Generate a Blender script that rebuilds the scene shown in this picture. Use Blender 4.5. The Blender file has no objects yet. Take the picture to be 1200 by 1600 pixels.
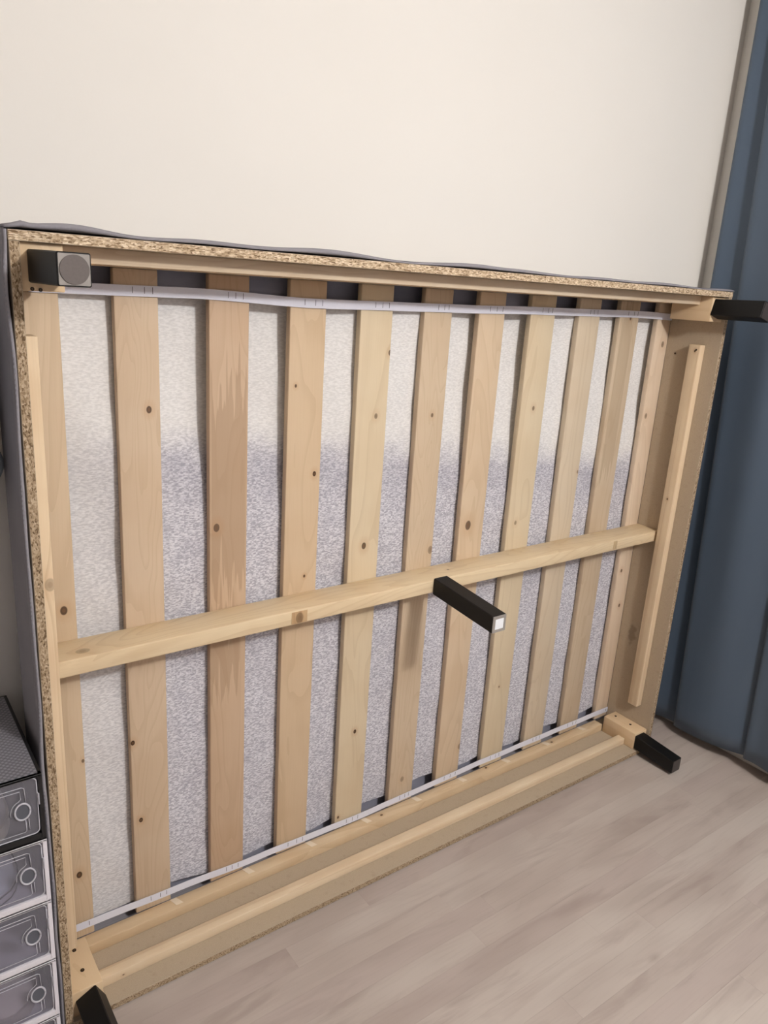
import bpy, bmesh, math, random
from mathutils import Vector, Matrix
random.seed(7)
S = bpy.context.scene
COL = S.collection

# ---------------------------------------------------------------- camera
def cam_axes(yaw, pitch, roll):
    f = Vector((math.sin(yaw)*math.cos(pitch), math.cos(yaw)*math.cos(pitch), math.sin(pitch)))
    r = f.cross(Vector((0, 0, 1))).normalized(); u = r.cross(f)
    r2 = math.cos(roll)*r + math.sin(roll)*u
    u2 = -math.sin(roll)*r + math.cos(roll)*u
    return r2, u2, f
r_, u_, f_ = cam_axes(0.64351, -0.288305, 0.064901)
cd = bpy.data.cameras.new('camera'); cam = bpy.data.objects.new('camera', cd); COL.objects.link(cam)
cd.sensor_fit = 'VERTICAL'; cd.sensor_height = 36.0; cd.lens = 36.0*1188.56/1600.0
cd.clip_start = 0.02
cam.matrix_world = Matrix(((r_.x, u_.x, -f_.x, -0.24932), (r_.y, u_.y, -f_.y, -1.31887),
                           (r_.z, u_.z, -f_.z, 1.53876), (0, 0, 0, 1)))
S.camera = cam

# ---------------------------------------------------------------- world, lamps, exposure
w = bpy.data.worlds.new('world'); S.world = w; w.use_nodes = True
w.node_tree.nodes['Background'].inputs[0].default_value = (0.8, 0.87, 1.0, 1)
w.node_tree.nodes['Background'].inputs[1].default_value = 0.3
def area(name, loc, target, size, power, col):
    l = bpy.data.lights.new(name, 'AREA'); l.shape = 'DISK'; l.size = size; l.energy = power; l.color = col
    o = bpy.data.objects.new(name, l); COL.objects.link(o); o.location = loc
    o.rotation_euler = (Vector(target)-Vector(loc)).to_track_quat('-Z', 'Y').to_euler(); return o
lp = bpy.data.lights.new('ceiling_lamp_light', 'POINT'); lp.energy = 128; lp.shadow_soft_size = 0.085; lp.color = (1.0, 0.98, 0.975)
lo = bpy.data.objects.new('ceiling_lamp_light', lp); COL.objects.link(lo); lo.location = (1.0, -2.2, 2.36)
S.view_settings.view_transform = 'Standard'; S.view_settings.look = 'None'
S.view_settings.gamma = 1.0; S.view_settings.use_curve_mapping = False
S.view_settings.exposure = 0.0

# ---------------------------------------------------------------- helpers
def srgb(r, g, b):
    def c(v):
        v /= 255.0
        return v/12.92 if v <= .04045 else ((v+.055)/1.055)**2.4
    return (c(r), c(g), c(b), 1.0)

class NT:
    """small wrapper for building node trees"""
    def __init__(s, name):
        s.m = bpy.data.materials.new(name); s.m.use_nodes = True
        s.t = s.m.node_tree; s.b = s.t.nodes['Principled BSDF']
        s.out = s.t.nodes['Material Output']
        s._pos = None
    def n(s, typ, ins=None, **kw):
        nd = s.t.nodes.new(typ)
        for k, v in kw.items(): setattr(nd, k, v)
        for k, v in (ins or {}).items():
            if isinstance(v, bpy.types.NodeSocket): s.t.links.new(v, nd.inputs[k])
            else: nd.inputs[k].default_value = v
        return nd
    def pos(s):
        if s._pos is None: s._pos = s.n('ShaderNodeNewGeometry').outputs['Position']
        return s._pos
    def math(s, op, a, b=0.0, c=None):
        i = {0: a, 1: b}
        if c is not None: i[2] = c
        return s.n('ShaderNodeMath', i, operation=op).outputs[0]
    def mapping(s, vec, scale=(1, 1, 1), loc=(0, 0, 0), rot=(0, 0, 0)):
        return s.n('ShaderNodeMapping', {'Vector': vec, 'Scale': scale, 'Location': loc, 'Rotation': rot}).outputs[0]
    def noise(s, vec, scale, detail=3.0, rough=.5, dist=0.0):
        return s.n('ShaderNodeTexNoise', {'Vector': vec, 'Scale': scale, 'Detail': detail, 'Roughness': rough, 'Distortion': dist}).outputs['Fac']
    def ramp(s, fac, stops):
        nd = s.n('ShaderNodeValToRGB', {'Fac': fac}); e = nd.color_ramp.elements
        while len(e) < len(stops): e.new(0.5)
        for el, (p, c) in zip(e, stops): el.position = p; el.color = c
        return nd.outputs['Color']
    def rng(s, v, a, b, c=0.0, d=1.0, smooth=True):
        return s.n('ShaderNodeMapRange', {'Value': v, 'From Min': a, 'From Max': b, 'To Min': c, 'To Max': d},
                   interpolation_type='SMOOTHSTEP' if smooth else 'LINEAR').outputs[0]
    def mix(s, fac, a, b, mode='MIX'):
        nd = s.n('ShaderNodeMix', data_type='RGBA', blend_type=mode)
        for k, v in ((0, fac), (6, a), (7, b)):
            if isinstance(v, bpy.types.NodeSocket): s.t.links.new(v, nd.inputs[k])
            else: nd.inputs[k].default_value = v
        return nd.outputs[2]
    def bump(s, h, strength=.3, dist=.002):
        o = s.n('ShaderNodeBump', {'Height': h, 'Strength': strength, 'Distance': dist}).outputs[0]
        s.t.links.new(o, s.b.inputs['Normal'])
    def fin(s, col=None, rough=.5, spec=None, **kw):
        if col is not None:
            if isinstance(col, bpy.types.NodeSocket): s.t.links.new(col, s.b.inputs['Base Color'])
            else: s.b.inputs['Base Color'].default_value = col
        s.b.inputs['Roughness'].default_value = rough
        if spec is not None: s.b.inputs['Specular IOR Level'].default_value = spec
        for k, v in kw.items(): s.b.inputs[k].default_value = v
        return s.m

def plain(name, col, rough=.5, spec=.3, nscale=40, amt=.06, **kw):
    t = NT(name)
    f = t.noise(t.pos(), nscale, 3)
    c = t.mix(f, tuple(v*(1-amt) for v in col[:3])+(1,), tuple(min(1, v*(1+amt)) for v in col[:3])+(1,))
    return t.fin(c, rough, spec, **kw)

def wood(name, base, dark, along='z', cross='x', seed=0.0, knots=(), grain=1.0, fine=1.0, heart=None, depth='y', straight=False):
    """pale softwood; knots = (cross, along, radius, strength)"""
    t = NT(name)
    sp = t.n('ShaderNodeSeparateXYZ', {0: t.pos()})
    A = sp.outputs['XYZ'.index(along.upper())]; C = sp.outputs['XYZ'.index(cross.upper())]
    D = sp.outputs['XYZ'.index(depth.upper())]
    warp = None; kd = []
    for (kc, ka, kr, ks) in knots:
        dc = t.math('MULTIPLY', t.math('SUBTRACT', C, kc), 1/kr)
        da = t.math('MULTIPLY', t.math('SUBTRACT', A, ka), 0.72/kr)
        d2 = t.math('ADD', t.math('MULTIPLY', dc, dc), t.math('MULTIPLY', da, da))
        d = t.math('SQRT', d2); kd.append((d, ks))
        # bend the grain lines around the knot
        da2 = t.math('MULTIPLY', da, 0.33)
        e2 = t.math('ADD', t.math('MULTIPLY', dc, t.math('MULTIPLY', dc, .06)), t.math('MULTIPLY', da2, da2))
        inf = t.math('DIVIDE', kr*1.3, t.math('ADD', 1.0, e2))
        warp = inf if warp is None else t.math('ADD', warp, inf)
    Cw = C if warp is None else t.math('ADD', C, warp)
    v = t.n('ShaderNodeCombineXYZ', {0: t.math('ADD', Cw, seed*.37), 1: t.math('MULTIPLY', t.math('ADD', A, seed*1.7), .01 if straight else .15), 2: t.math('MULTIPLY', D, .5)}).outputs[0]
    n1 = t.noise(v, 26.0 if straight else 8.0, 2, .4, .1 if straight else 1.1)
    rings = t.math('FRACT', t.math('MULTIPLY', n1, 11.0*grain))
    line = t.rng(rings, .55, 1.0, 0, 1)
    v2 = t.n('ShaderNodeCombineXYZ', {0: t.math('MULTIPLY', t.math('ADD', Cw, seed), 420), 1: t.math('MULTIPLY', A, 9.0), 2: t.math('MULTIPLY', D, 420)}).outputs[0]
    fib = t.noise(v2, 1.0, 2)
    blot = t.noise(t.mapping(t.pos(), loc=(seed, seed*2, 0)), 7.0, 2)
    c = t.mix(t.math('MULTIPLY', line, .34), base, dark)
    c = t.mix(t.math('MULTIPLY', t.rng(fib, .4, .75), .12*fine), c, dark)
    c = t.mix(t.math('MULTIPLY', t.rng(blot, .4, .7), .22), c, tuple(min(1, x*y) for x, y in zip(dark[:3], (1.05, 1.0, .95)))+(1,))
    if heart:                                      # darker heartwood streaks: (centre, half width, a0, a1, strength)
        for (hc, hw, a0, a1, hs) in heart:
            jag = t.noise(t.n('ShaderNodeCombineXYZ', {0: t.math('MULTIPLY', C, 90), 1: t.math('MULTIPLY', A, 2.5), 2: seed}).outputs[0], 1.0, 2)
            aj = t.math('ADD', A, t.math('MULTIPLY', t.math('SUBTRACT', jag, .5), .45))
            m = t.math('MULTIPLY', t.rng(t.math('ABSOLUTE', t.math('SUBTRACT', C, hc)), hw, hw*.85, 0, 1),
                       t.math('MULTIPLY', t.rng(aj, a0, a0+.02), t.rng(aj, a1, a1-.02)))
            c = t.mix(t.math('MULTIPLY', m, hs), c, tuple(x*.82 for x in dark[:3])+(1,))
    for d, ks in kd:
        c = t.mix(t.rng(d, 3.0, 1.0, 0, .3*ks), c, srgb(182, 136, 92))
        c = t.mix(t.rng(d, .95, .7, 0, ks), c, srgb(66, 44, 28))
        c = t.mix(t.rng(d, .5, .3, 0, ks*.6), c, srgb(120, 88, 60))
    t.bump(t.math('ADD', fib, t.math('MULTIPLY', line, .4)), .12, .0006)
    return t.fin(c, .55, .25)

def link(o, parent=None):
    COL.objects.link(o)
    if parent is not None: o.parent = parent
    return o
def tag(o, label=None, cat=None, group=None, kind=None):
    if label: o['label'] = label
    if cat: o['category'] = cat
    if group: o['group'] = group
    if kind: o['kind'] = kind
    return o
def empty(name, loc, label, cat, group=None):
    o = bpy.data.objects.new(name, None); o.location = loc; o.empty_display_size = .05
    link(o); return tag(o, label, cat, group)
def mesh_obj(name, bm, mat, parent=None, smooth=False, origin=(0, 0, 0), flat_angle=None):
    """bm in world coordinates; parent Emptys are only translated"""
    bmesh.ops.recalc_face_normals(bm, faces=bm.faces)
    me = bpy.data.meshes.new(name)
    off = Vector((0, 0, 0)); p = parent
    while p is not None: off += p.location; p = p.parent
    ctr = Vector(origin)
    bmesh.ops.translate(bm, verts=bm.verts, vec=-ctr)
    bm.to_mesh(me); bm.free()
    for m in (mat if isinstance(mat, (list, tuple)) else [mat]): me.materials.append(m)
    if smooth:
        for p_ in me.polygons: p_.use_smooth = True
        if flat_angle: me.set_sharp_from_angle(angle=flat_angle)
    o = bpy.data.objects.new(name, me); link(o, parent); o.location = ctr-off
    return o
def box_bm(x0, x1, y0, y1, z0, z1, bev=0.0, seg=2, bm=None):
    own = bm is None
    b = bmesh.new()
    vs = bmesh.ops.create_cube(b, size=1.0)['verts']
    for v in vs:
        v.co = Vector(((x0+x1)/2+v.co.x*(x1-x0), (y0+y1)/2+v.co.y*(y1-y0), (z0+z1)/2+v.co.z*(z1-z0)))
    if bev > 0: bmesh.ops.bevel(b, geom=b.edges[:], offset=bev, segments=seg, affect='EDGES', profile=.5)
    if own: return b
    me = bpy.data.meshes.new('tmp'); b.to_mesh(me); b.free(); bm.from_mesh(me); bpy.data.meshes.remove(me); return bm
def box(name, d, mat, parent=None, bev=.0012, seg=2):
    x0, x1, y0, y1, z0, z1 = d
    return mesh_obj(name, box_bm(*d, bev=bev, seg=seg), mat, parent, origin=((x0+x1)/2, (y0+y1)/2, (z0+z1)/2), smooth=bev > 0, flat_angle=math.radians(50))
def disc_bm(c, r, h, axis='y', seg=20, bev=0):
    b = bmesh.new(); bmesh.ops.create_cone(b, cap_ends=True, segments=seg, radius1=r, radius2=r, depth=h)
    if axis == 'y': bmesh.ops.rotate(b, verts=b.verts, matrix=Matrix.Rotation(math.pi/2, 3, 'X'))
    if axis == 'x': bmesh.ops.rotate(b, verts=b.verts, matrix=Matrix.Rotation(math.pi/2, 3, 'Y'))
    bmesh.ops.translate(b, verts=b.verts, vec=Vector(c)); return b
def loft_bm(rings, closed_ring=True, caps=True):
    b = bmesh.new(); R = [[b.verts.new(p) for p in ring] for ring in rings]; n = len(R[0])
    for i in range(len(R)-1):
        for j in range(n if closed_ring else n-1):
            k = (j+1) % n
            b.faces.new((R[i][j], R[i][k], R[i+1][k], R[i+1][j]))
    if caps and closed_ring: b.faces.new(R[0]); b.faces.new(R[-1])
    return b
def tube_bm(pts, r, seg=8, bm=None):
    own = bm is None
    b = bmesh.new() if own else bm
    P = [Vector(p) for p in pts]; R = []
    for i, p in enumerate(P):
        d = (P[min(i+1, len(P)-1)]-P[max(i-1, 0)]).normalized()
        a = d.orthogonal().normalized() if i == 0 else (a-d*a.dot(d)).normalized()
        c = d.cross(a)
        R.append([b.verts.new(p+r*(math.cos(2*math.pi*k/seg)*a+math.sin(2*math.pi*k/seg)*c)) for k in range(seg)])
    for i in range(len(R)-1):
        for j in range(seg):
            k = (j+1) % seg; b.faces.new((R[i][j], R[i][k], R[i+1][k], R[i+1][j]))
    b.faces.new(R[0]); b.faces.new(R[-1]); return b

# ---------------------------------------------------------------- dimensions (metres)
W, H, T = 2.0, 1.586, 0.016
YW = 0.262            # back wall
XR = 2.24             # right wall
XL, YF, ZC = -1.7, -3.3, 2.62

# ---------------------------------------------------------------- materials
def m_wall():
    t = NT('painted_wall')
    f = t.noise(t.pos(), 2.2, 3); c = t.mix(f, srgb(236, 231, 223), srgb(240, 236, 229))
    t.bump(t.noise(t.pos(), 260, 3), .08, .001); return t.fin(c, .85, .15)
M_WALL = m_wall()
M_WALL2 = plain('unseen_wall_bounce_grey', srgb(150, 148, 150), .85, .15, nscale=2, amt=.02)  # unseen left and front walls, greyed to cut bounce light
def m_floor(name, tint):
    t = NT(name)
    p = t.mapping(t.pos(), scale=(1.5, 9, 1), loc=(tint*7, tint*3, 0))
    n1 = t.noise(p, 1.6, 4, .55, .8)
    n2 = t.noise(t.mapping(t.pos(), scale=(8, 160, 1), loc=(tint, 0, 0)), 1.0, 3)
    n3 = t.noise(t.mapping(t.pos(), scale=(1, 3, 1)), 2.4, 2)
    a = [srgb(186, 174, 165), srgb(193, 182, 173), srgb(184, 171, 163), srgb(189, 177, 168)][int(tint) % 4]
    dk = srgb(156, 141, 133)
    c = t.mix(t.rng(n1, .48, .75, 0, .6), a, dk)
    c = t.mix(t.rng(n2, .45, .8, 0, .16), c, dk)
    c = t.mix(t.rng(n3, .42, .7, 0, .35), c, srgb(152, 137, 128))
    vor = t.n('ShaderNodeTexVoronoi', {'Vector': t.mapping(t.pos(), scale=(1, 2.2, 1), loc=(tint*1.3, 0, 0)), 'Scale': 1.7}).outputs['Distance']
    c = t.mix(t.rng(t.math('ADD', vor, t.math('MULTIPLY', t.math('SUBTRACT', n1, .5), .12)), .07, .0, 0, .34), c, srgb(118, 98, 88))
    t.bump(n2, .05, .0004)
    return t.fin(c, .5, .35)
M_FLOOR = [m_floor('laminate_%s' % n, k) for k, n in enumerate(('mid', 'pale', 'rosy', 'sandy'))]
M_SEAM = plain('laminate_core', srgb(120, 100, 88), .8, .1)

def m_chip_edge(name, sc, dull=False):
    t = NT(name)
    v = t.n('ShaderNodeTexVoronoi', {'Vector': t.mapping(t.pos(), scale=sc), 'Scale': 1.0, 'Randomness': 1.0})
    f = t.n('ShaderNodeSeparateColor', {0: v.outputs['Color']}).outputs[0]
    c = t.ramp(f, [(0, srgb(104, 84, 62)), (.2, srgb(142, 120, 94)), (.4, srgb(170, 148, 120)), (.72, srgb(182, 160, 132)), (1, srgb(200, 180, 154))] if dull else [(0, srgb(122, 98, 74)), (.16, srgb(164, 140, 112)), (.4, srgb(196, 172, 142)), (.72, srgb(212, 190, 160)), (1, srgb(236, 218, 192))])
    n = t.noise(t.mapping(t.pos(), scale=tuple(s*1.7 for s in sc)), 1.0, 2)
    c = t.mix(t.rng(n, .57, .68, 0, .6), c, srgb(88, 68, 50))
    t.bump(t.math('ADD', f, n), .6, .0012)
    return t.fin(c, .8, .1)
M_CHIP_X = m_chip_edge('chipboard_edge_flat', (170, 420, 560))
M_CHIP_Z = m_chip_edge('chipboard_edge_upright', (480, 420, 240), True)
M_CHIP_F = m_chip_edge('chipboard_edge_fine', (420, 600, 700), True)
def m_chip_face():
    t = NT('chipboard_face')
    n = t.noise(t.pos(), 520, 3); n2 = t.noise(t.pos(), 60, 4)
    c = t.mix(n, srgb(166, 150, 129), srgb(194, 178, 156))
    c = t.mix(t.rng(n2, .55, .75, 0, .3), c, srgb(158, 141, 120))
    sp = t.n('ShaderNodeSeparateXYZ', {0: t.pos()})     # grease smudge low on the right end panel
    dz = t.math('MULTIPLY', t.math('SUBTRACT', sp.outputs[2], .40), 22); dy = t.math('MULTIPLY', t.math('SUBTRACT', sp.outputs[1], .134), 60)
    d = t.math('SQRT', t.math('ADD', t.math('MULTIPLY', dz, dz), t.math('MULTIPLY', dy, dy)))
    d = t.math('ADD', d, t.math('MULTIPLY', t.math('SUBTRACT', n2, .5), 2.0))
    c = t.mix(t.math('MULTIPLY', t.rng(d, 1.1, .5, 0, .4), t.rng(sp.outputs[0], 1.9, 1.95)), c, srgb(104, 88, 74))
    t.bump(n, .12, .0005); return t.fin(c, .75, .15)
M_CHIPF = m_chip_face()

BIR, BIRD = srgb(220, 193, 160), srgb(190, 154, 118)
M_BLACK = plain('black_leg_plastic', srgb(17, 16, 16), .5, .3, nscale=200, amt=.12)
M_PAD = plain('grey_foot_pad', srgb(112, 105, 102), .85, .1, nscale=300, amt=.1)
M_CAP = plain('aged_metal_foot_plate', srgb(150, 144, 138), .5, .4, nscale=90, amt=.2)
M_DKCAP = plain('dark_foot_cap', srgb(66, 60, 58), .45, .5)
M_WLABEL = plain('white_foot_sticker', srgb(236, 238, 242), .5, .3)
M_HOLE = plain('screw_hole_dark', srgb(44, 32, 24), .7, .2)
M_SCREW = plain('screw_steel', srgb(96, 80, 64), .35, .5, Metallic=.7)
def m_fabric(name, a, b, sc=900):
    t = NT(name)
    wv = t.n('ShaderNodeTexWave', {'Vector': t.pos(), 'Scale': sc/6, 'Distortion': 1.0}, bands_direction='Z').outputs['Fac']
    wv2 = t.n('ShaderNodeTexWave', {'Vector': t.pos(), 'Scale': sc/6, 'Distortion': 1.0}, bands_direction='X').outputs['Fac']
    n = t.noise(t.pos(), 14, 3)
    h = t.math('MULTIPLY', wv, wv2)
    c = t.mix(t.math('ADD', t.math('MULTIPLY', h, .4), t.math('MULTIPLY', n, .6)), a, b)
    t.bump(h, .25, .0006); return t.fin(c, .9, .1)
M_COVER = m_fabric('grey_upholstery', srgb(136, 133, 138), srgb(160, 156, 160))
M_DARKF = m_fabric('charcoal_underside_cloth', srgb(142, 143, 158), srgb(164, 165, 178))
def m_fleece():
    t = NT('white_fleece')
    sp = t.n('ShaderNodeSeparateXYZ', {0: t.pos()}); X, Z = sp.outputs[0], sp.outputs[2]
    d1 = t.noise(t.mapping(t.pos(), scale=(110, 1, 300), rot=(0, .75, 0)), 1.0, 2)
    d2 = t.noise(t.mapping(t.pos(), scale=(110, 1, 300), rot=(0, -.75, 0)), 1.0, 2)
    big = t.noise(t.pos(), 9, 3)
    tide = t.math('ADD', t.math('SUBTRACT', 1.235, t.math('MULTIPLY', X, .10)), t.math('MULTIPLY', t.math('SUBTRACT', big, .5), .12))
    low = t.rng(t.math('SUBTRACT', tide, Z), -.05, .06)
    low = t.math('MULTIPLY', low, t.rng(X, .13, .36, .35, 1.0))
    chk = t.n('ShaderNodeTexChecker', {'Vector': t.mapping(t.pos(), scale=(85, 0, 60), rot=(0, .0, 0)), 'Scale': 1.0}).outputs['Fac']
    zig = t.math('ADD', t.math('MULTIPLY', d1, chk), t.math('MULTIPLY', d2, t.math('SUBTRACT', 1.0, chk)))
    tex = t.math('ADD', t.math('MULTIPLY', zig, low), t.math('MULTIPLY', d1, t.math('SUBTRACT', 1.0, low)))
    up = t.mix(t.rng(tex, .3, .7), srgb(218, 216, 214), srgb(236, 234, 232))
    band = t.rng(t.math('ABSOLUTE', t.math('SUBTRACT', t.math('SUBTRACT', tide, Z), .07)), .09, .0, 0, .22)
    dn = t.mix(t.rng(tex, .34, .66), srgb(166, 164, 174), srgb(224, 222, 227))  # pressed lower fleece, with weaker light low down also greyed into its colour
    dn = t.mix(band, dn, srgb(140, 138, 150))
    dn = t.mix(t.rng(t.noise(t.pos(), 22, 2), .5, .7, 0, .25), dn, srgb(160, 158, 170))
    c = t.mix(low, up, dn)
    t.bump(t.math('ADD', tex, t.math('MULTIPLY', t.noise(t.pos(), 60, 2), .6)), .4, .0016)
    return t.fin(c, .95, .05)
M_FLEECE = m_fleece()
M_STRAP = plain('white_webbing', srgb(226, 226, 236), .7, .15, nscale=300, amt=.04)
M_TICK = plain('black_print_ink', srgb(60, 58, 66), .8, .1)
M_THREAD = plain('pale_thread', srgb(132, 131, 138), .8, .1)
def m_curtain():
    t = NT('blue_curtain_cloth')
    wv = t.n('ShaderNodeTexWave', {'Vector': t.pos(), 'Scale': 160.0, 'Distortion': .6}, bands_direction='Z').outputs['Fac']
    n = t.noise(t.mapping(t.pos(), scale=(1, 3, .4)), 4, 3)
    c = t.mix(t.math('ADD', t.math('MULTIPLY', wv, .4), t.math('MULTIPLY', n, .5)), srgb(70, 85, 102), srgb(93, 107, 124))
    t.bump(wv, .1, .0004)
    m = t.fin(c, .5, .4); t.b.inputs['Sheen Weight'].default_value = .15; return m
M_CURT = m_curtain()

# ---------------------------------------------------------------- room shell
def structure(name, d, mat, bev=0):
    return tag(box(name, d, mat, None, bev), kind='structure')
structure('wall_back', (XL-.1, XR+.1, YW, YW+.1, -.1, ZC), M_WALL)
structure('wall_right', (XR, XR+.1, YF, YW, -.1, ZC), M_WALL)
structure('wall_left', (XL-.1, XL, YF, YW, -.1, ZC), M_WALL2)
structure('wall_front', (XL-.1, XR+.1, YF-.1, YF, -.1, ZC), M_WALL2)
structure('ceiling', (XL-.1, XR+.1, YF-.1, YW+.1, ZC, ZC+.1), M_WALL)
# floor: a slab with a recess that carries the planks in view
PX0, PX1, PY0, PY1 = -.62, XR, -1.291, YW-.0     # planked area
bm = bmesh.new()
box_bm(XL, PX0, YF, YW, -.1, 0, bm=bm)
box_bm(PX0, PX1, YF, PY0, -.1, 0, bm=bm)
floor = mesh_obj('floor', bm, M_FLOOR[0]); tag(floor, kind='structure')
box('subfloor', (PX0, PX1, PY0, PY1, -.1, -.008), M_SEAM, floor, bev=0)
rowh = .065
JO = {2: (.909, 1), 4: (.905, 3), 8: (.955, 1), 7: (1.318, 3), 5: (1.56, 0), 3: (1.9, 2), 6: (.42, 1), 9: (1.62, 2), 1: (1.3, 3), 0: (1.7, 0)}
k = -4
while True:
    y1 = .009-rowh*k; y0 = y1-rowh
    if y1 <= PY0+.001: break
    y1c, y0c = min(y1, YW), max(y0, PY0)
    if y1c-y0c > .004:
        js, tone = JO.get(k, (random.uniform(.2, 1.5), random.randint(0, 3)))
        cuts = [js]
        x = js
        while x < PX1: x += random.uniform(.75, 1.1); cuts.append(x)
        x = js
        while x > PX0: x -= random.uniform(.75, 1.1); cuts.insert(0, x)
        cuts = [c for c in cuts if PX0+.1 < c < PX1-.1]
        ed = [PX0]+cuts+[PX1]
        for i in range(len(ed)-1):
            a, b = ed[i], ed[i+1]
            tn = tone if abs(a-js) < 1e-6 else ((tone+2) % 4 if abs(b-js) < 1e-6 else random.randint(0, 3))
            g = .00012
            box('floor_plank', (a+g, b-g, y0c+g, y1c-g, -.008, 0), M_FLOOR[tn], floor, bev=0)
    k += 1

# ---------------------------------------------------------------- the bed base stood on its long side
bed = empty('bed_base', (1.0, .12, 0), 'upturned double bed base on its long side against white wall, slatted underside showing', 'bed base')
def chip(name, d, edge, flat_axis):
    x0, x1, y0, y1, z0, z1 = d
    b = box_bm(*d, bev=0)
    if True:
        b.faces.ensure_lookup_table()
        b.normal_update()
        for f in b.faces:
            n = f.normal
            f.material_index = 0 if abs(n[flat_axis]) > .5 else 1
    bmesh.ops.bevel(b, geom=b.edges[:], offset=.0007, segments=1, affect='EDGES')
    return mesh_obj(name, b, [M_CHIPF, edge], bed, origin=((x0+x1)/2, (y0+y1)/2, (z0+z1)/2))
YB = .205
chip('chipboard_panel', (0, W, 0, .205, H-T, H), M_CHIP_X, 2)
chip('chipboard_panel', (0, W, 0, .205, .003, .003+T), M_CHIP_F, 2)
chip('chipboard_panel', (.0006, T, 0.001, .187, .003+T, H-T), M_CHIP_Z, 0)
chip('chipboard_panel', (W-T, W-.0006, 0.001, .187, .003+T, H-T), M_CHIP_Z, 0)

# outer upholstery, open at the front, rounded at the back
def cover():
    b = bmesh.new(); e = .0045
    x0, x1, z0, z1 = -e, W+e, .0, H+e
    rr = .075; rings = []
    def rect(ix, y, rad):
        pts = []; n = 6
        a0, a1, c0, c1 = x0+ix, x1-ix, z0+ix, z1-ix
        for (cx, cz, s) in ((a1-rad, c1-rad, 0), (a0+rad, c1-rad, 1), (a0+rad, c0+rad, 2), (a1-rad, c0+rad, 3)):
            for i in range(n+1):
                a = math.pi/2*(s+i/n); pts.append((cx+rad*math.cos(a), y, cz+rad*math.sin(a)))
        return pts
    prof = [(0, .0035), (0, .04), (0, .08), (0, .128)]
    for i in range(1, 9):
        a = math.pi/2*i/8; prof.append((.036*(1-math.cos(a)), .128+.122*math.sin(a)))
    for ix, y in prof: rings.append(rect(ix, y, .006+ix*.4))
    # inner skin
    inn = [(ix+.0032, y-(.0035 if y > .2 else 0)) for ix, y in reversed(prof)]
    R = rings+[rect(ix, y, .004+ix*.4) for ix, y in inn]
    bb = loft_bm(R[:len(rings)], True, False)
    bmesh.ops.recalc_face_normals(bb, faces=bb.faces)
    # close back face
    bb.verts.ensure_lookup_table(); n = len(rings[0])
    bb.faces.new([bb.verts[(len(rings)-1)*n+j] for j in range(n)])
    return bb
mesh_obj('upholstery_cover', cover(), M_COVER, bed, smooth=True, flat_angle=math.radians(40))
# loose folded edge of the cloth along the top and the left side
def bumps(x, L):
    return sum(a*math.exp(-((x-c)/s)**2) for c, s, a in L)
TB = [(.10, .07, .0085), (.30, .08, .003), (.55, .12, .0075), (.98, .10, .0065), (1.10, .06, .002), (1.35, .07, .002), (1.62, .10, .003), (.02, .012, .005)]
R = []
for i in range(161):
    x = -.004+(W+.006)*i/160; h = bumps(x, TB)+.0012*math.sin(x*23)
    R.append([(x, .0005, H+.0006+h*.55), (x, -.0015, H+.0022+h*.8), (x, .0005, H+.004+h), (x, .012, H+.0062+h), (x, .035, H+.0062+h*.8), (x, .07, H+.0052), (x, .07, H+.0044), (x, .02, H+.003)])
mesh_obj('cloth_edge', loft_bm(R), M_COVER, bed, smooth=True)
LB = [(1.50, .06, .005), (1.15, .12, .003), (.95, .08, .002), (.62, .14, .004), (.25, .1, .002)]
R = []
for i in range(141):
    z = .012+(H-.012)*i/140; h = bumps(z, LB)+.0008*math.sin(z*31)
    R.append([(-.001-h*.7, .0018, z), (-.0035-h, .0, z), (-.0058-h, .002, z), (-.0062-h*.8, .012, z), (-.0056, .03, z), (-.0048, .03, z), (-.0038, .012, z)])
mesh_obj('cloth_edge', loft_bm(R), M_COVER, bed, smooth=True)
bm = bmesh.new()
for i in range(150):
    z = .3+i*.0083; h = bumps(z, LB)
    if z > H-.03: break
    box_bm(-.0054-h, -.0042-h, -.0006, .0004, z, z+.0042, bm=bm)
tag(mesh_obj('stitching', bm, M_THREAD, bed), kind='stuff')

# charcoal cloth behind the slats
box('underside_cloth', (T+.004, W-T-.004, .2385, .2405, .003+T, H-T), M_DARKF, bed, bev=0)
# fleece sheet hanging loosely behind the slats
SL = [(.0165, .112), (.211, .2965), (.402, .492), (.590, .682), (.776, .868), (.965, 1.054), (1.147, 1.239), (1.339, 1.435), (1.538, 1.630), (1.724, 1.816)]
E1 = (1.915, W-T)
def fleece():
    b = bmesh.new(); nx, nz = 246, 180; g = []
    for j in range(nz+1):
        row = []
        for i in range(nx+1):
            x = .02+1.96*i/nx
            zb = .060+.022*min(1, x/1.7)+.006*math.sin(x*7.0)+.006*math.sin(x*23+1); zt = 1.502
            z = zb+(zt-zb)*j/nz
            sag = max(0, min(1, (z-.95+.3*max(0, 1-x/.5))/.45)); sag = sag*sag*(3-2*sag)
            amp = .005+.023*sag*(1 if x < 1.3 else 1-.4*min(1, (x-1.3)/.2))
            wob = .5+.5*math.sin(x*9.2+z*2.1+math.sin(z*5+x*3)*.8)
            y = .2075+amp*wob+.0014*math.sin(x*41+z*19)+.001*math.sin(z*37-x*13)
            row.append(b.verts.new((x, min(y, .2365), z)))
        g.append(row)
    for j in range(nz):
        for i in range(nx): b.faces.new((g[j][i], g[j][i+1], g[j+1][i+1], g[j+1][i]))
    return b
mesh_obj('fleece_lining', fleece(), M_FLEECE, bed, smooth=True)

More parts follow.
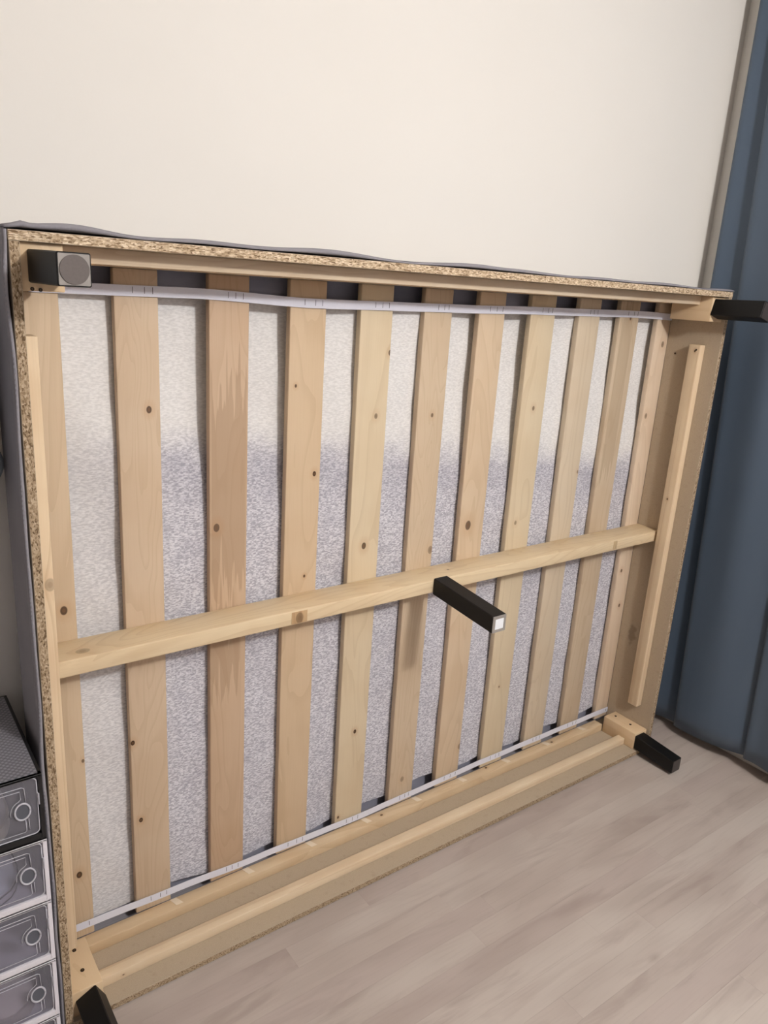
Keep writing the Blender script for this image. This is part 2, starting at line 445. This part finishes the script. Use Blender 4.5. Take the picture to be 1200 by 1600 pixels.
# slats, each with its own wood figure and knots
KN = {0: [(.088, .87, .0085, .9), (.086, .22, .0075, .95), (.108, .511, .004, .7)],
      1: [(.273, 1.271, .0065, .9), (.2165, .519, .0055, 1), (.229, .308, .0055, 1)],
      2: [(.418, 1.001, .0085, .75)],
      3: [(.609, 1.311, .0035, .9), (.666, 1.102, .0055, 1), (.648, .845, .0035, 1)],
      4: [(.867, 1.385, .006, .8), (.836, 1.232, .006, .6), (.822, .897, .008, .85), (.828, .35, .0055, 1), (.787, .084, .004, .9)],
      5: [(1.015, 1.226, .005, .7), (1.047, .851, .010, .5), (1.012, .127, .008, .4)],
      6: [(1.18, .904, .012, .8), (1.237, .164, .009, .5)],
      7: [(1.391, 1.229, .006, .65), (1.372, .886, .006, .5), (1.385, .333, .003, .8)],
      8: [(1.625, 1.02, .005, .5)], 9: [(1.775, 1.49, .005, .7)],
      10: [(1.960, 1.414, .0085, .6), (1.932, 1.182, .008, .55), (1.935, .635, .006, .8), (1.955, .499, .006, .8)]}
TONE = [srgb(214, 184, 148), srgb(214, 184, 150), srgb(206, 172, 138), srgb(216, 184, 146), srgb(224, 198, 160), srgb(214, 186, 152), srgb(220, 190, 154), srgb(222, 197, 160), srgb(216, 192, 160), srgb(206, 180, 148), srgb(224, 196, 164)]
GR = [1.0, 1.5, 1.3, .7, .5, 1.3, .9, .6, .8, 1.0, .7]
HEART = {2: [(.447, .045, .86, 1.31, .55), (.44, .04, .60, .80, .5)], 9: [(1.765, .03, 1.0, 1.55, .45)]}
for i, (a, b) in enumerate(SL+[E1]):
    base = tuple(TONE[i][q]*(.95, 1.03, 1.14)[q] for q in range(3))+(1,); dark = tuple(base[q]*(.78, .73, .67)[q] for q in range(3))+(1,)
    m = wood('slat_wood_%d' % i, base, dark, 'z', 'x', seed=i*1.37+.3, knots=KN.get(i, ()), grain=GR[i], heart=HEART.get(i))
    box('slat', (a, b, .1865, .2045, .046, 1.541), m, bed, bev=.002)
# rails that carry the slat ends, and the cleats glued to the panels
WR = wood('rail_wood', srgb(218, 194, 160), srgb(190, 160, 124), 'x', 'y', seed=4.2, grain=.8,
          knots=[(.168, .929, .004, .9), (.178, 1.359, .004, .9), (.168, 1.664, .0045, .8)], depth='z')
box('rail', (T+.012, 1.918, .151, .186, .003+T, .046), WR, bed, bev=.0015)
box('rail', (T+.012, 1.918, .151, .186, 1.5415, H-T), WR, bed, bev=.0015)
WC = wood('cleat_wood', srgb(228, 208, 178), srgb(200, 170, 134), 'x', 'z', seed=9.1, grain=.5, straight=True, knots=[(.030, .135, .0022, .7)])
box('cleat', (.083, 1.917, .050, .078, .003+T, .044), WC, bed, bev=.0016)
WC2 = wood('cleat_wood_top', srgb(226, 207, 180), srgb(198, 170, 138), 'x', 'z', seed=2.1, grain=1.0)
box('cleat', (.083, 1.917, .051, .089, 1.5435, H-T), WC2, bed, bev=.0016)
WCZ = wood('cleat_wood_left', srgb(226, 203, 170), srgb(186, 154, 118), 'z', 'x', seed=5.5, grain=.7, straight=True, knots=[(.037, .985, .011, .35)])
box('cleat', (T, .0434, .051, .089, .158, 1.424), WCZ, bed, bev=.0012)
WCR = wood('cleat_wood_right', srgb(224, 202, 170), srgb(196, 164, 128), 'z', 'y', seed=3.5, grain=.5, straight=True, knots=[(.066, 1.405, .0035, .9), (.072, .924, .0035, .8)], depth='x')
box('cleat', (W-T-.0274, W-T, .051, .089, .158, 1.424), WCR, bed, bev=.0012)
# centre beam
WB = wood('beam_wood', srgb(228, 207, 172), srgb(200, 172, 134), 'x', 'y', seed=7.7, grain=1.6, knots=[(.125, .105, .012, .35), (.141, 1.078, .004, .6)], depth='z')
box('centre_beam', (T, W-T, .0974, .1860, .7676, .8034), WB, bed, bev=.0025)
tag(box('knot_plug', (.565, .607, .0966, .0982, .770, .7995), wood('knot_plug_wood', srgb(205, 175, 135), srgb(150, 112, 78), 'z', 'x', seed=1.1, knots=[(.586, .783, .012, .5)]), bed, bev=.0005), 'reddish knot patch on the beam face')
box('knot_plug', (1.742, 1.760, .0962, .0985, .772, .800), wood('knot_plug_wood_b', srgb(196, 172, 136), srgb(150, 120, 86), 'z', 'x', seed=3.1), bed, bev=.0005)
# corner blocks
for i, (bx, bz) in enumerate(((T, .003+T), (W-T-.0653, .003+T), (T, H-T-.0735), (W-T-.0653, H-T-.0735))):
    m = wood('block_wood_%d' % i, srgb(222, 196, 160), srgb(204, 174, 136), 'y', 'x', seed=i*2.3+1, grain=.5, fine=.5, depth='z')
    z1 = .0815 if bz < 1 else H-T
    box('corner_block', (bx, bx+.0653, .012, .1485, bz, z1), m, bed, bev=.002)
def screw(c, r, axis, lab=None):
    o = mesh_obj('screw_hole', disc_bm(c, r, .0024, axis, 14), M_HOLE, bed)
    sc = mesh_obj('screw_head', disc_bm(tuple(c[q]+(.0 if 'xyz'[q] != axis else (-.0008 if axis != 'z' else .0008)) for q in range(3)), r*.55, .0014, axis, 12), M_SCREW, o)
    return o
for c in ((1.955, .126, .0815), (1.956, .062, .0815), (.051, .122, .0815), (.052, .061, .0815)): screw(c, .0042, 'z')
for c in ((.032, .0118, 1.5000), (.044, .0118, 1.4990)): screw((c[0], c[1], c[2]), .003, 'y')
for c in ((1.9835, .151, 1.389), (1.9835, .094, 1.150)): screw(c, .003, 'x')
screw((1.9565, .062, 1.409), .003, 'x')
# little glue smears where the slats meet the lower rail
M_GLUE = plain('dried_glue', srgb(232, 214, 188), .35, .4)
for i, (a, b) in enumerate(SL[1:], 1):
    bmx = bmesh.new(); v = [bmx.verts.new(p) for p in ((b-.004, .184, .0465), (b+.012, .184, .0465), (b+.022, .160, .0465), (b+.004, .160, .0465))]
    bmx.faces.new(v); ex = bmesh.ops.extrude_face_region(bmx, geom=bmx.faces[:]); bmesh.ops.translate(bmx, verts=[q for q in ex['geom'] if isinstance(q, bmesh.types.BMVert)], vec=(0, 0, .0006))
    mesh_obj('glue_smear', bmx, M_GLUE, bed)

# white webbing straps stapled across the slats
def strap(zf, hw, x0, x1, ticks):
    R = []; n = 150
    for i in range(n+1):
        x = x0+(x1-x0)*i/n; z = zf(x); y = .1845-.0012*abs(math.sin(x*16.5))
        R.append([(x, y, z-hw), (x, y-.0009, z-hw), (x, y-.0009, z+hw), (x, y, z+hw)])
    s = mesh_obj('strap', loft_bm(R), M_STRAP, bed, smooth=True, flat_angle=math.radians(40))
    first = None
    for tx in ticks:
        z = zf(tx); y = .1845-.0012*abs(math.sin(tx*16.5))-.0009
        if first is None:
            first = box('tick_mark', (tx-.0005, tx+.0005, y-.0003, y+.0002, z-hw*.45, z+hw*.75), M_TICK, s, bev=0)
            l0 = first.location.copy(); base0 = Vector((tx, y, z))
        else:
            c = first.copy(); COL.objects.link(c); c.parent = s; c.location = l0+Vector((tx, y, z))-base0
def interp(L, x):
    for (a, va), (b, vb) in zip(L, L[1:]):
        if x <= b: t = (x-a)/(b-a); t = t*t*(3-2*t); return va+(vb-va)*max(0, min(1, t))
    return L[-1][1]
tk = []
for i, (a, b) in enumerate(SL[1:], 1):
    c = (a+b)/2; tk += [c-.012+.004*(i % 3), c+.012+.003*(i % 2), c+.033-.002*(i % 3)]
ZT = [(0, 1.500), (.179, 1.500), (.365, 1.501), (.663, 1.492), (.9, 1.494), (1.09, 1.4955), (1.4, 1.500), (1.816, 1.5035), (2, 1.500)]
strap(lambda x: interp(ZT, x), .0102, .062, W-T-.002, tk)
ZB = [(0, .083), (.076, .0795), (.285, .0745), (.529, .066), (.857, .0605), (1.1, .066), (1.335, .072), (1.6, .0735), (1.98, .0735)]
strap(lambda x: interp(ZB, x), .0098, .050, W-T-.002, [.1]+tk)
for x, z in ((1.972, .0735), (.074, 1.5)): box('staple', (x-.001, x+.001, .182, .1834, z-.005, z+.005), M_SCREW, bed, bev=0)

# legs
def leg(name, c0, c1, y0, y1, s0, s1, rot, kind, label=None):
    """c0, c1: (x, z) of the axis at base y0 and tip y1; s = side lengths; rot about the axis"""
    def ring(c, y, s, ch=.0022):
        h = s/2; pts = []
        for (u, v) in ((h-ch, h), (h, h-ch), (h, -h+ch), (h-ch, -h), (-h+ch, -h), (-h, -h+ch), (-h, h-ch), (-h+ch, h)):
            pts.append((c[0]+u*math.cos(rot)-v*math.sin(rot), y, c[1]+u*math.sin(rot)+v*math.cos(rot)))
        return pts
    o = mesh_obj(name, loft_bm([ring(c0, y0, s0-.002), ring(c0, y0-.001, s0), ring(c1, y1+.001, s1), ring(c1, y1, s1-.0016)]), M_BLACK, bed, smooth=True, flat_angle=math.radians(30))
    if label: tag(o, label)
    mt = {'pad': M_CAP, 'sticker': M_CAP, 'dark': M_DKCAP}[kind]
    if kind != 'bare':
        sc = {'pad': s1-.004, 'sticker': s1-.0015, 'dark': s1-.006}[kind]
        mesh_obj('foot_plate', loft_bm([ring(c1, y1+.0005, sc, .001), ring(c1, y1-.0012, sc, .001)]), mt, o)
    if kind == 'pad':
        b = disc_bm((c1[0], y1-.0018, c1[1]), .0205, .0022, 'y', 40); mesh_obj('felt_pad', b, M_PAD, o)
    if kind == 'sticker':
        mesh_obj('sticker', loft_bm([ring(c1, y1-.001, s1*.60, .0003), ring(c1, y1-.0018, s1*.60, .0003)]), M_WLABEL, o)
    return o
leg('leg', (.0525, 1.5345), (.0573, 1.5335), .012, -.14, .050, .0475, 0, 'pad', 'leg with a round grey felt pad on its tip')
leg('leg', (1.9455, 1.534), (1.952, 1.5355), .012, -.14, .0485, .050, math.radians(-15), 'dark')
leg('leg', (1.944, .0500), (1.949, .0345), .012, -.14, .049, .048, 0, 'dark')
leg('leg', (.0545, .0500), (.0560, .0480), .012, -.14, .047, .047, math.radians(27), 'dark')
leg('support_leg', (1.0145, .7855), (1.004, .7735), .0974, -.14, .046, .0445, 0, 'sticker', 'longer centre leg with a white sticker on its tip')

# ---------------------------------------------------------------- curtain on the right wall
cur = empty('curtain', (XR-.07, -.9, .05), 'long blue curtain hanging in deep folds right of the bed base', 'curtain')
def curtain():
    b = bmesh.new(); rows = []
    period = .285; zt = ZC-.03
    ys = []
    y = .180
    # parameter s runs along the cloth; build the plan outline once, then slant it with height
    def plan(z):
        pts = []
        sl = .040*(z-.05)
        c0 = .016+sl                        # first crease
        yedge = .192+.01*(z-.05)*.2
        # rolled leading edge
        pts += [(yedge-.010, 2.192), (yedge-.002, 2.196), (yedge, 2.190), (yedge-.004, 2.182), (yedge-.012, 2.180)]
        n = 10
        for i in range(1, n+1):
            t = i/n; pts.append((yedge-.012+(c0-.004-(yedge-.012))*t, 2.180+.010*math.sin(math.pi*t*.9)+.008*t))
        cc = c0
        for q in range(9):
            # tuck behind, then swing out in front
            pts += [(cc-.002, 2.192), (cc+.003, 2.188), (cc+.005, 2.180), (cc+.004, 2.170), (cc-.003, 2.166)]
            L = period*(1+.13*math.sin(q*2.1)) if q else .271+sl*.2
            nn = 20
            for i in range(1, nn+1):
                t = i/nn
                x = 2.166+.026*t**2.2-.010*math.sin(math.pi*t)**2+.004*math.sin(6.28*t*1.5+q)*math.sin(math.pi*t)
                pts.append((cc-.003-(L-.004)*t, x))
            cc -= L
        return pts
    nz = 44
    for j in range(nz+1):
        t = j/nz; rows.append((t, plan(.05+(zt-.05)*t)))
    for t, pts in rows:
        r = []
        for (y, x) in pts:
            zb = .034-.07*(y-.016)*(1 if y > -.4 else .0)+(.07*.416 if y <= -.4 else 0)
            z = zb+(zt-zb)*t
            flare = (1-t)**2*.004*math.sin(y*40)
            r.append(b.verts.new((x+flare, y, z)))
        rows_v.append(r)
    for j in range(nz):
        A, B = rows_v[j], rows_v[j+1]
        for i in range(len(A)-1): b.faces.new((A[i], A[i+1], B[i+1], B[i]))
    return b
rows_v = []
co = mesh_obj('curtain_cloth', curtain(), M_CURT, cur, smooth=True)
md = co.modifiers.new('thickness', 'SOLIDIFY'); md.thickness = .0016
box('curtain_track', (2.150, 2.195, -2.6, .2, ZC-.03, ZC-.001), M_WALL, cur, bev=.002)

# ---------------------------------------------------------------- stack of shoe boxes at the left
M_FWHITE = plain('white_box_plastic', srgb(226, 222, 228), .4, .4, nscale=20, amt=.02)
M_FBLACK = plain('black_box_plastic', srgb(26, 26, 28), .4, .4, nscale=20, amt=.05)
def m_door():
    t = NT('clear_door_plastic')
    t.fin(srgb(206, 204, 212), .3, .3)
    tr = t.n('ShaderNodeBsdfTransparent', {'Color': srgb(225, 224, 230)})
    mx = t.n('ShaderNodeMixShader', {0: .17, 1: tr.outputs[0], 2: t.b.outputs[0]})
    t.t.links.new(mx.outputs[0], t.out.inputs[0]); return t.m
M_DOOR = m_door()
M_TRIM = plain('frosted_ridge', srgb(196, 194, 202), .35, .4)
M_HOLLOW = plain('finger_hole_shade', srgb(92, 94, 102), .5, .3)
M_INNER = plain('smoky_box_side', srgb(176, 174, 182), .5, .3)
def m_lidtop():
    t = NT('quilted_lid_plastic')
    sp = t.n('ShaderNodeSeparateXYZ', {0: t.pos()})
    a = t.math('ADD', sp.outputs[0], sp.outputs[1]); b = t.math('SUBTRACT', sp.outputs[0], sp.outputs[1])
    fa = t.math('ABSOLUTE', t.math('SINE', t.math('MULTIPLY', a, 300))); fb = t.math('ABSOLUTE', t.math('SINE', t.math('MULTIPLY', b, 300)))
    h = t.math('MULTIPLY', fa, fb)
    c = t.mix(h, srgb(100, 99, 106), srgb(146, 144, 150)); t.bump(h, .5, .001)
    return t.fin(c, .4, .5)
M_LID = m_lidtop()
BX0, BX1, BY0, BY1, BH = -.302, -.0225, -.07, .235, .1372
def shoe_box(k, mat, label, black=False):
    z0 = k*BH+.0005; z1 = z0+BH-.001
    o = empty('shoe_box', ((BX0+BX1)/2, (BY0+BY1)/2, z0), label, 'shoe box', 'stack of drop-front shoe boxes')
    fr = .0075; fb = .015
    # body: floor, roof, back, sides
    box('base_panel', (BX0, BX1, BY0, BY1, z0, z0+.004), mat, o, bev=.0008)
    top = box('top_panel', (BX0, BX1, BY0, BY1, z1-.004, z1), mat, o, bev=.0008)
    box('side_panel', (BX0+.0005, BX0+.003, BY0+.01, BY1, z0+.004, z1-.004), M_INNER, o, bev=0)
    box('side_panel', (BX1-.003, BX1-.0005, BY0+.01, BY1, z0+.004, z1-.004), M_INNER, o, bev=0)
    box('back_panel', (BX0+.003, BX1-.003, BY1-.003, BY1, z0+.004, z1-.004), M_INNER, o, bev=0)
    if black: mesh_obj('quilted_panel', box_bm(BX0+.006, BX1-.006, BY0+.006, BY1-.006, z1-.001, z1+.0012), M_LID, o)
    # front frame
    b = bmesh.new()
    box_bm(BX0, BX0+fr, BY0, BY0+.012, z0, z1, bev=.001, bm=b); box_bm(BX1-fr, BX1, BY0, BY0+.012, z0, z1, bev=.001, bm=b)
    box_bm(BX0+fr, BX1-fr, BY0, BY0+.012, z0, z0+fb, bev=.001, bm=b); box_bm(BX0+fr, BX1-fr, BY0, BY0+.012, z1-.005, z1, bev=.001, bm=b)
    mesh_obj('front_frame', b, mat, o)
    # hinge lug
    box('hinge_lug', (BX1-fr-.0016, BX1-fr+.001, BY0-.0004, BY0+.004, z0+BH*.55, z0+BH*.72), M_INNER, o, bev=.0005)
    # door with rounded corners
    dx0, dx1, dz0, dz1 = BX0+fr+.001, BX1-fr-.002, z0+fb+.001, z1-.006
    rad = .009; ring = []
    for (cx, cz, s) in ((dx1-rad, dz1-rad, 0), (dx0+rad, dz1-rad, 1), (dx0+rad, dz0+rad, 2), (dx1-rad, dz0+rad, 3)):
        for i in range(7):
            a = math.pi/2*(s+i/6); ring.append((cx+rad*math.cos(a), cz+rad*math.sin(a)))
    door = mesh_obj('door', loft_bm([[(x, BY0+.004, z) for x, z in ring], [(x, BY0+.006, z) for x, z in ring]]), M_DOOR, o)
    mesh_obj('door_rim', tube_bm([(x, BY0+.0035, z) for x, z in ring]+[(ring[0][0], BY0+.0035, ring[0][1])], .0011, 6), M_TRIM, door, smooth=True)
    # ring pull and moulded lines
    cx, cz, yy = -.0575, z0+BH*.50, BY0+.0028
    rb = bmesh.new(); n = 28
    tube_bm([(cx+.0125*math.cos(2*math.pi*i/n), yy, cz+.0165*math.sin(2*math.pi*i/n)) for i in range(n+1)], .0017, 8, rb)
    mesh_obj('ring_handle', rb, M_TRIM, door, smooth=True)
    fh = bmesh.new(); fh.faces.new([fh.verts.new((cx+.0115*math.cos(2*math.pi*i/n), BY0+.0036, cz+.0155*math.sin(2*math.pi*i/n))) for i in range(n)])
    mesh_obj('finger_hole', fh, M_HOLLOW, door)
    lb = bmesh.new(); r = .0007; xl = BX0+.03
    tube_bm([(xl, yy, cz+.049), (cx+.001, yy, cz+.049), (cx+.005, yy, cz+.046), (cx+.0065, yy, cz+.017)], r, 6, lb)
    arc = [(cx+.0195*math.cos(math.radians(a)), yy, cz+.0235*math.sin(math.radians(a))) for a in range(105, 200, 12)]
    tube_bm([(xl+.006, yy, cz+.042), (cx-.002, yy, cz+.042), (cx-.0015, yy, cz+.026)]+arc, r, 6, lb)
    tube_bm([(cx+.004, yy, cz-.019), (cx+.0045, yy, cz-.040), (cx+.002, yy, cz-.043), (xl, yy, cz-.043)], r, 6, lb)
    tube_bm([(cx+.009, yy, cz-.017), (cx+.0095, yy, cz-.040)], r, 6, lb)
    mesh_obj('moulded_lines', lb, M_TRIM, door, smooth=True)
    return z0
LABS = ['white-framed clear shoe box at the floor, bottom of the stack',
        'white-framed clear shoe box holding a big pale shoe, second from the floor',
        'white-framed clear shoe box with nothing in it, middle of the stack',
        'white-framed clear shoe box holding a white sneaker with dark lines, just under the black one',
        'black-framed shoe box with quilted grey lid holding a beige shoe, top of the stack']
for kk in range(5): shoe_box(kk, M_FBLACK if kk == 4 else M_FWHITE, LABS[kk], kk == 4)

def shoe(cx, hw, z, y0, y1, h, col, sole, label, line=None, loops=1.0, mark=False):
    o = empty('shoe', (cx, (y0+y1)/2, z), label, 'shoe')
    mU = plain('shoe_upper', col, .6, .3, nscale=60, amt=.06); mS = plain('shoe_sole', sole, .55, .3)
    def foot(f, grow=0):                                  # half width along the length, 0 = toe
        return (hw+grow)*min(1, math.sqrt(max(0, 1-(1-min(1, f/.28))**2)))*(1-.18*math.exp(-((f-.62)/.16)**2))*(1 if f < .9 else math.sqrt(max(0, 1-((f-.9)/.1)**2*.55)))
    def lof(z0f, z1f, grow):
        R = []; N = 20
        for i in range(N+1):
            f = .004+.996*i/N; hwid = max(.002, foot(f, grow)); y = y0-grow+(y1-y0+grow*2)*f
            R.append([(cx+hwid*math.cos(a), y, z0f+(z1f(f)-z0f)*(max(0, math.sin(a))**.6 if a <= math.pi else 0)) for a in [math.pi*q/12 for q in range(13)]])
        return loft_bm(R)
    top = lambda f: z+.02+h*(.42*math.sqrt(min(1, f/.2+.05)) if f < .3 else .42+.58*min(1, (f-.3)/.35))*1.0
    mesh_obj('upper', lof(z+.020, top, -.002), mU, o, smooth=True)
    R = []; N = 20
    pts = [(foot(.004+.996*i/N, .002), y0-.003+(y1-y0+.005)*(.004+.996*i/N)) for i in range(N+1)]
    out = [(cx+a, b) for a, b in pts]+[(cx-a, b) for a, b in reversed(pts)]
    mesh_obj('sole', loft_bm([[(a, b, z+.0005) for a, b in out], [(a, b, z+.026) for a, b in out]]), mS, o, smooth=True, flat_angle=.9)
    if line:
        mL = plain('shoe_line', line, .6, .2)
        for zz in (.012, .027): mesh_obj('stripe', tube_bm([(cx+(a-cx)*1.01, b-.0006, z+zz) for a, b in out[:-1]], .0012, 6), mL, o, smooth=True)
    if mark:
        b = bmesh.new()
        for q in range(3): box_bm(cx-.006+q*.006, cx-.002+q*.006, y0-.0058, y0-.0030, z+.015, z+.0225, bm=b)
        mesh_obj('toe_mark', b, plain('shoe_mark', srgb(50, 50, 56), .6, .2), o)
    return o
zf = lambda kk: kk*BH+.0047
shoe(-.120, .050, zf(4), -.054, .215, .085, srgb(236, 228, 216), srgb(226, 214, 184), 'beige soft shoe seen through the black-framed box door')
shoe(-.116, .051, zf(3), -.054, .215, .085, srgb(222, 228, 236), srgb(232, 226, 230), 'white low sneaker with dark sole lines behind a clear door', line=srgb(60, 58, 66), mark=True)
shoe(-.106, .058, zf(1), -.054, .220, .095, srgb(238, 226, 220), srgb(206, 194, 188), 'large pale shoe in the second box from the floor')
shoe(-.085, .045, zf(0), -.050, .215, .085, srgb(176, 170, 120), srgb(200, 196, 170), 'olive green shoe in the lowest box')

# ---------------------------------------------------------------- padded garment hanging at the left edge
jk = empty('hanging_jacket', (-.066, .18, 1.16), 'padded blue-grey jacket hanging beside the bed at left picture edge', 'jacket')
M_JK = m_fabric('blue_grey_padded_cloth', srgb(160, 170, 180), srgb(184, 192, 200), 500)
def puff(z0, z1, cx, cy, rx, ry):
    R = []; n = 10
    for i in range(n+1):
        t = i/n; s = math.sin(math.pi*(.10+.80*t))**.35
        R.append([(cx+(rx*s)*math.cos(a)*(1+.02*math.sin(5*a+z0*40)), cy+ry*s*math.sin(a)*(1+.03*math.sin(7*a+z0*20)), z0+(z1-z0)*t) for a in [2*math.pi*q/28 for q in range(28)]])
    return loft_bm(R)
for z0, z1, rx in ((1.155, 1.255, .108), (1.24, 1.335, .104), (1.32, 1.41, .102), (1.395, 1.48, .098), (1.465, 1.545, .086), (1.53, 1.575, .045)):
    mesh_obj('padded_channel', puff(z0-.012, z1-.012, -.1158, .150, rx*1.005, .056), M_JK, jk, smooth=True)
sb = bmesh.new()
for q in range(6):
    z1 = 1.52-.062*q; cxx = -.215-.007*q
    R = []
    for i in range(9):
        t = i/8; sw = math.sin(math.pi*(.12+.76*t))**.35
        R.append([(cxx+.038*sw*math.cos(a), .175+.036*sw*math.sin(a), z1-.070*t) for a in [2*math.pi*k/18 for k in range(18)]])
    me = bpy.data.meshes.new('tmp'); lb = loft_bm(R); lb.to_mesh(me); lb.free(); sb.from_mesh(me); bpy.data.meshes.remove(me)
mesh_obj('sleeve', sb, M_JK, jk, smooth=True)
mesh_obj('hanging_loop', tube_bm([(-.130, .185, 1.562), (-.131, .238, 1.600), (-.118, .241, 1.607), (-.105, .238, 1.600), (-.106, .185, 1.562)], .002, 8), M_JK, jk, smooth=True)
hk = empty('wall_hook', (-.118, YW, 1.60), 'small metal hook on the wall that holds the jacket', 'hook')
mesh_obj('hook_plate', disc_bm((-.118, YW-.002, 1.615), .012, .004, 'y', 20), M_CAP, hk)
mesh_obj('hook_peg', tube_bm([(-.118, YW-.003, 1.615), (-.118, YW-.014, 1.601), (-.118, YW-.022, 1.598), (-.118, YW-.030, 1.609)], .003, 8), M_CAP, hk, smooth=True)
